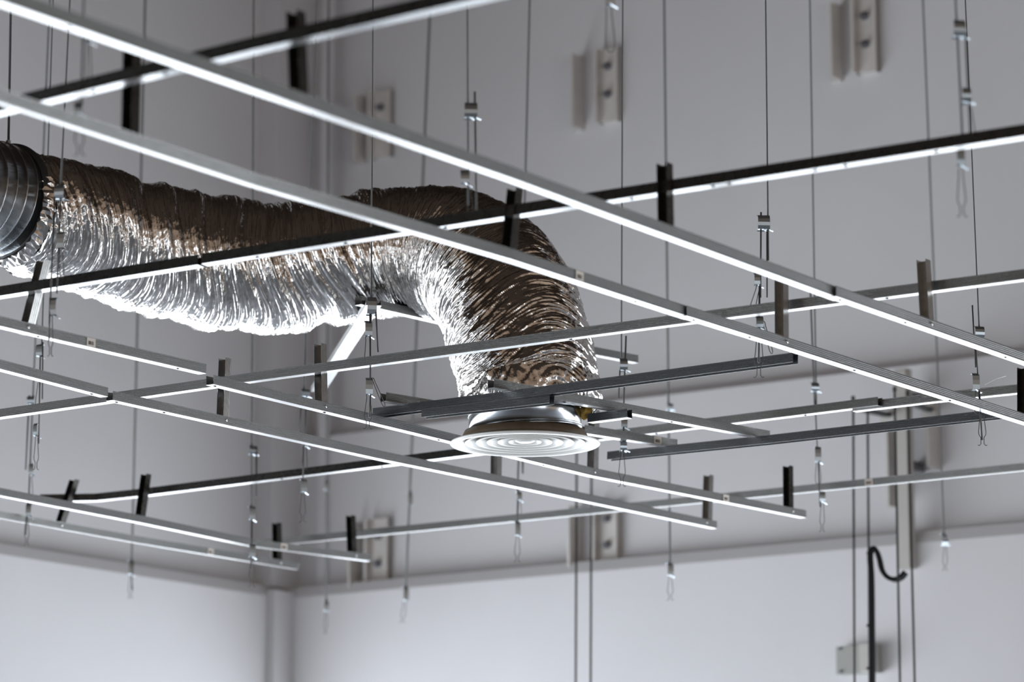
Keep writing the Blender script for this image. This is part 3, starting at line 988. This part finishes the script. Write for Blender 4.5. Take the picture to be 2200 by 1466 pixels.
# torn yellow wool showing at the lower end
wool = MB()
vs, fs = [], []
rs = np.random.RandomState(11)
wc = PD(1262, 880, 10.27)
nl, nk = 9, 14
for i in range(nl):
    ph = math.pi * i / (nl - 1)
    for k_ in range(nk):
        a = 2 * math.pi * k_ / nk
        r = 1 + 0.25 * rs.randn() * math.sin(ph)
        vs.append(wc + Vector((0.018 * r * math.sin(ph) * math.cos(a) + 0.012 * math.cos(ph), 0.02 * r * math.sin(ph) * math.sin(a), 0.030 * math.cos(ph) * (1 + 0.1 * rs.randn()))))
for i in range(nl - 1):
    for k_ in range(nk):
        k2 = (k_ + 1) % nk
        fs.append((i * nk + k_, i * nk + k2, (i + 1) * nk + k2, (i + 1) * nk + k_))
wl = wool.add(vs, fs).build('insulation', M['wool'], fl, True)
wl['label'] = 'torn yellow wool insulation'
MB().strip(PD(1279, 866, 10.26), Vector((1, 0, 0)), ZUP, Vector((0, 1, 0)),
           [(0.012, 0.004), (0.008, -0.012), (0.0, -0.026), (-0.012, -0.040), (-0.024, -0.050)], 0.03, 0.003).build('inner_liner', M['gasket'], fl)

# ------------------------------------------------------------------ round diffuser with its neck
DC = PD(1128, 955, 10.30)
RF = 162.5 / F * 10.42
di = empty('round_diffuser', DC, 'white round ceiling diffuser with concentric rings under the foil duct', 'air diffuser')
z0 = 0.0
fl_prof = [(RF, 0.002), (RF - 0.003, -0.002), (RF - 0.018, -0.004), (RF - 0.030, 0.000), (RF - 0.038, 0.010), (RF - 0.050, 0.036),
           (RF - 0.053, 0.036), (RF - 0.042, 0.012), (RF - 0.032, 0.004), (RF - 0.003, 0.005)]
MB().lathe(DC, fl_prof, 128, True).build('flange', M['white'], di, True)
r_out = RF - 0.047
for i in range(5):
    ro = r_out - i * 0.0335
    ri = ro - 0.040
    zz = 0.001 * i
    p = [(ro, 0.004 + zz), (ro - 0.002, 0.001 + zz), (ro - 0.006, 0.003 + zz), (ri, 0.034 + zz), (ri + 0.003, 0.036 + zz), (ro - 0.004, 0.007 + zz)]
    MB().lathe(DC, p, 112, True).build('louvre_ring', M['white'], di, True)
MB().lathe(DC, [(0.0005, 0.004), (0.020, 0.005), (0.030, 0.009), (0.034, 0.016), (0.030, 0.016), (0.0005, 0.010)], 64).build('centre_cone', M['white'], di, True)
RN = 124.5 / F * 10.30
MB().lathe(DC, [(RF - 0.036, 0.008), (RF - 0.031, 0.008), (RF - 0.046, 0.039), (RN - 0.004, 0.041), (RN - 0.004, 0.037), (RF - 0.049, 0.037)], 112, True).build('sealing_band', M['brown'], di, True)  # outer throat side, coloured brown for what it mirrors
zt = 0.17
nk_ = MB().lathe(DC, [(RN - 0.003, 0.03), (RN - 0.002, 0.03), (RN - 0.002, zt), (RN - 0.004, zt)], 112, True).build('neck', M['duct'], di, True)
pts = []
for i in range(0, 200):
    a = 2 * math.pi * i / 96
    pts.append(DC + Vector((math.cos(a - 2.9) * (RN - 0.0015), math.sin(a - 2.9) * (RN - 0.0015), 0.028 + 0.058 * i / 96)))
MB().tube(pts, 0.0024, 6).build('seam', M['duct'], nk_, True)
MB().tube([p + ZUP * 0.007 for p in pts], 0.0014, 6).build('seam', M['duct'], nk_, True)
MB().lathe(DC, [(0.0005, 0.050), (RN - 0.004, 0.050), (RN - 0.004, 0.054), (0.0005, 0.054)], 64).build('damper_disc', M['white'], di, True)

# ================================================================== fittings on the walls
def far_pt(u, v, off=0.0):
    """point on the far wall face (off metres proud of it) seen at (u, v)"""
    r = ray(u, v)
    k_ = (A_FAR - off) / (r.x * AX.x + r.y * AX.y)
    p = r * k_
    return Vector((p.x, p.y, p.z + CAMZ))

def hexbolt(root, c, out, r=0.014, ln=0.03):
    MB().tube([c, c + out * ln * 0.45], r, 6).build('bolt', M['bolt'], root)
    MB().tube([c + out * ln * 0.45, c + out * ln], r * 0.5, 8).build('bolt', M['bolt'], root)

def wall_bracket(u0, u1, u2, u3, v0, v1, label, off=0.0, material='bracket', cleat=True):
    """u0..u1 wall flange of the angle with its bolts, u1..u2 standing plate, u2..u3 boxed cleat"""
    out = -AX
    p0 = far_pt(u0, v1, off)
    p1 = far_pt(u1, v1, off)
    p2 = far_pt(u2, v1 - 6, off)
    p3 = far_pt(u3, v1 - 10, off)
    ztop = far_pt(u1, v0, off).z
    zb = p1.z
    h = ztop - zb
    root = empty('wall_bracket', p1, label, 'wall bracket', 'steel brackets bolted to the far wall')
    ang = MB()
    w1 = (p1 - p0).length
    al = (p2 - p1).normalized()
    al.z = 0
    al.normalize()
    ang.box(Vector((p0.x, p0.y, zb)), al * w1, out * 0.012, ZUP * h)
    ang.box(Vector((p1.x, p1.y, zb)) - al * 0.012, al * 0.012, out * 0.10, ZUP * h)
    ang.build('angle', M[material], root)
    if not cleat:
        for f in (0.12, 0.5, 0.85):
            hexbolt(root, Vector((p0.x, p0.y, zb + h * f)) + al * (w1 * 0.5) + out * 0.012, out, 0.012)
        return
    w2 = (p3 - p2).length
    cl = MB()
    b2 = Vector((p2.x, p2.y, zb + 0.012))
    cl.box(b2, al * 0.012, out * 0.07, ZUP * h)
    cl.box(b2, al * w2, out * 0.030, ZUP * h)
    cl.box(b2 + al * (w2 - 0.010), al * 0.010, out * 0.045, ZUP * h)
    cl.build('cleat', M[material], root)
    for f in (0.30, 0.68):
        hexbolt(root, Vector((p0.x, p0.y, zb + h * f)) + al * (w1 * 0.45) + out * 0.012, out, 0.012)
        hexbolt(root, b2 + al * (w2 * 0.5) + out * 0.030 + ZUP * (h * (f + 0.07)), out, 0.020, 0.035)

wall_bracket(1786, 1812, 1846, 1892, 14, 174, 'pale bolted wall bracket at the top right', -0.10)
wall_bracket(1236, 1256, 1294, 1336, 124, 280, 'pale bolted wall bracket at the top, right of centre', -0.10)
wall_bracket(764, 788, 806, 846, 212, 352, 'faint bolted wall bracket near the top, above the foil duct', -0.10)
wall_bracket(1226, 1250, 1290, 1336, 1092, 1240, 'dark bolted wall bracket standing on the ledge below the rails')
wall_bracket(748, 778, 800, 842, 1126, 1280, 'bolted wall bracket on the ledge near the corner pier')
wall_bracket(1908, 1934, 1938, 1945, 930, 1092, 'narrow bolted bracket left of the trunking', cleat=False)
wall_bracket(2000, 2020, 2024, 2030, 915, 1008, 'narrow bolted bracket right of the trunking', cleat=False)
# vertical cable trunking on the far wall
p0, p1 = far_pt(1940, 1225, 0.13), far_pt(1966, 1225, 0.13)
tr = empty('cable_trunking', p0, 'beige vertical cable trunking on the far wall at lower right', 'trunking')
zt_ = far_pt(1950, 795, 0.13).z
al = -NX if (p1 - p0).dot(-NX) > 0 else NX
MB().box(p0 + AX * 0.008, al * (p1 - p0).length, -AX * 0.048, ZUP * (zt_ - p0.z)).build('body', M['trunk'], tr)
MB().box(p0 - AX * 0.041, al * (p1 - p0).length * 0.98, -AX * 0.006, ZUP * (zt_ - p0.z - 0.01)).build('cover', M['trunk'], tr)
for f in (0.15, 0.5, 0.85):
    zz = p0.z + (zt_ - p0.z) * f
    if zz > zl + 0.05:
        MB().box(Vector((p0.x, p0.y, zz)) + AX * 0.128, al * (p1 - p0).length * 0.8, -AX * 0.12, ZUP * 0.04).build('spacer', M['bolt'], tr)
# strip on the far wall next to the pier
p0, p1 = far_pt(688, 1272), far_pt(705, 1272)
st = MB().box(p0, NX * (p1 - p0).length, -AX * 0.03, ZUP * (Z_CEIL - p0.z))
struct(st.build('trim_2', M['wall']))
# grey box at the lower right
p0, p1 = far_pt(1812, 1452, 0.12), far_pt(1898, 1452, 0.12)
zt_ = far_pt(1850, 1390, 0.12).z
jb = empty('junction_box', p0, 'grey junction box on the base wall at the bottom right', 'junction box')
lw = (p1 - p0).length
MB().box(p0, NX * lw * 0.96, -AX * 0.06, ZUP * (zt_ - p0.z)).build('body', M['box'], jb)
MB().box(p0 + NX * lw * 0.66 - AX * 0.06, NX * lw * 0.32, -AX * 0.03, ZUP * (zt_ - p0.z)).build('lid', M['trunk'], jb)
for f in (0.08, 0.92):
    hexbolt(jb, p0 + NX * 0.02 - AX * 0.06 + ZUP * ((zt_ - p0.z) * f), -AX, 0.008, 0.015)
# dark arms reaching out above the poles
for (ua, va, ub, vb, lab) in ((1838, 883, 1908, 897, 'dark bracket arm above the thin poles, left one'), (1955, 872, 1998, 886, 'dark bracket arm above the thin poles, right one')):
    q0, q1 = PD(ua, va, 13.45), far_pt(ub, vb)
    ar = empty('bracket_arm', q1, lab, 'bracket arm')
    t = (q1 - q0)
    sd = t.cross(ZUP).normalized()
    MB().box(q0 - sd * 0.012, t, sd * 0.024, ZUP * 0.02).build('arm', M['mark'], ar)
    MB().cbox(q1 - AX * 0.006, NX * 0.07, AX * 0.010, ZUP * 0.07).build('foot_plate', M['bracket'], ar)
# black cable rising from below and hooking over to the trunking
dC = 13.35
cb = [(1873, 1720), (1873, 1466), (1872, 1350), (1871, 1250), (1868, 1195), (1873, 1180), (1881, 1181), (1888, 1200), (1894, 1224), (1906, 1240), (1920, 1245), (1934, 1240), (1944, 1229)]
croot = empty('black_cable', PD(1873, 1720, dC), 'black cable rising at lower right and hooking over to the trunking', 'cable')
def smooth_pts(px, d):
    P = catmull([np.array(PD(u, v, d)) for (u, v) in px], 8)
    return [Vector(p) for p in P]
low = PD(1873, 1720, dC)
MB().tube([Vector((low.x, low.y, 0.0))] + smooth_pts(cb, dC), 0.0098, 10).build('sheath', M['cable'], croot, True)
MB().tube([Vector((low.x + 0.012, low.y, 0.0))] + smooth_pts([(u + 5, v + (4 if 1175 < v < 1250 and u > 1870 else 0)) for (u, v) in cb], dC + 0.02), 0.0062, 10).build('sheath', M['cable'], croot, True)
for v in (1190, 1346, 1438):
    MB().tube([PD(1866, v, dC), PD(1862, v - 3, dC)], 0.006, 6).build('cable_clip', M['mark'], croot)

for o in bpy.data.objects:
    if '_w' in o:
        del o['_w']
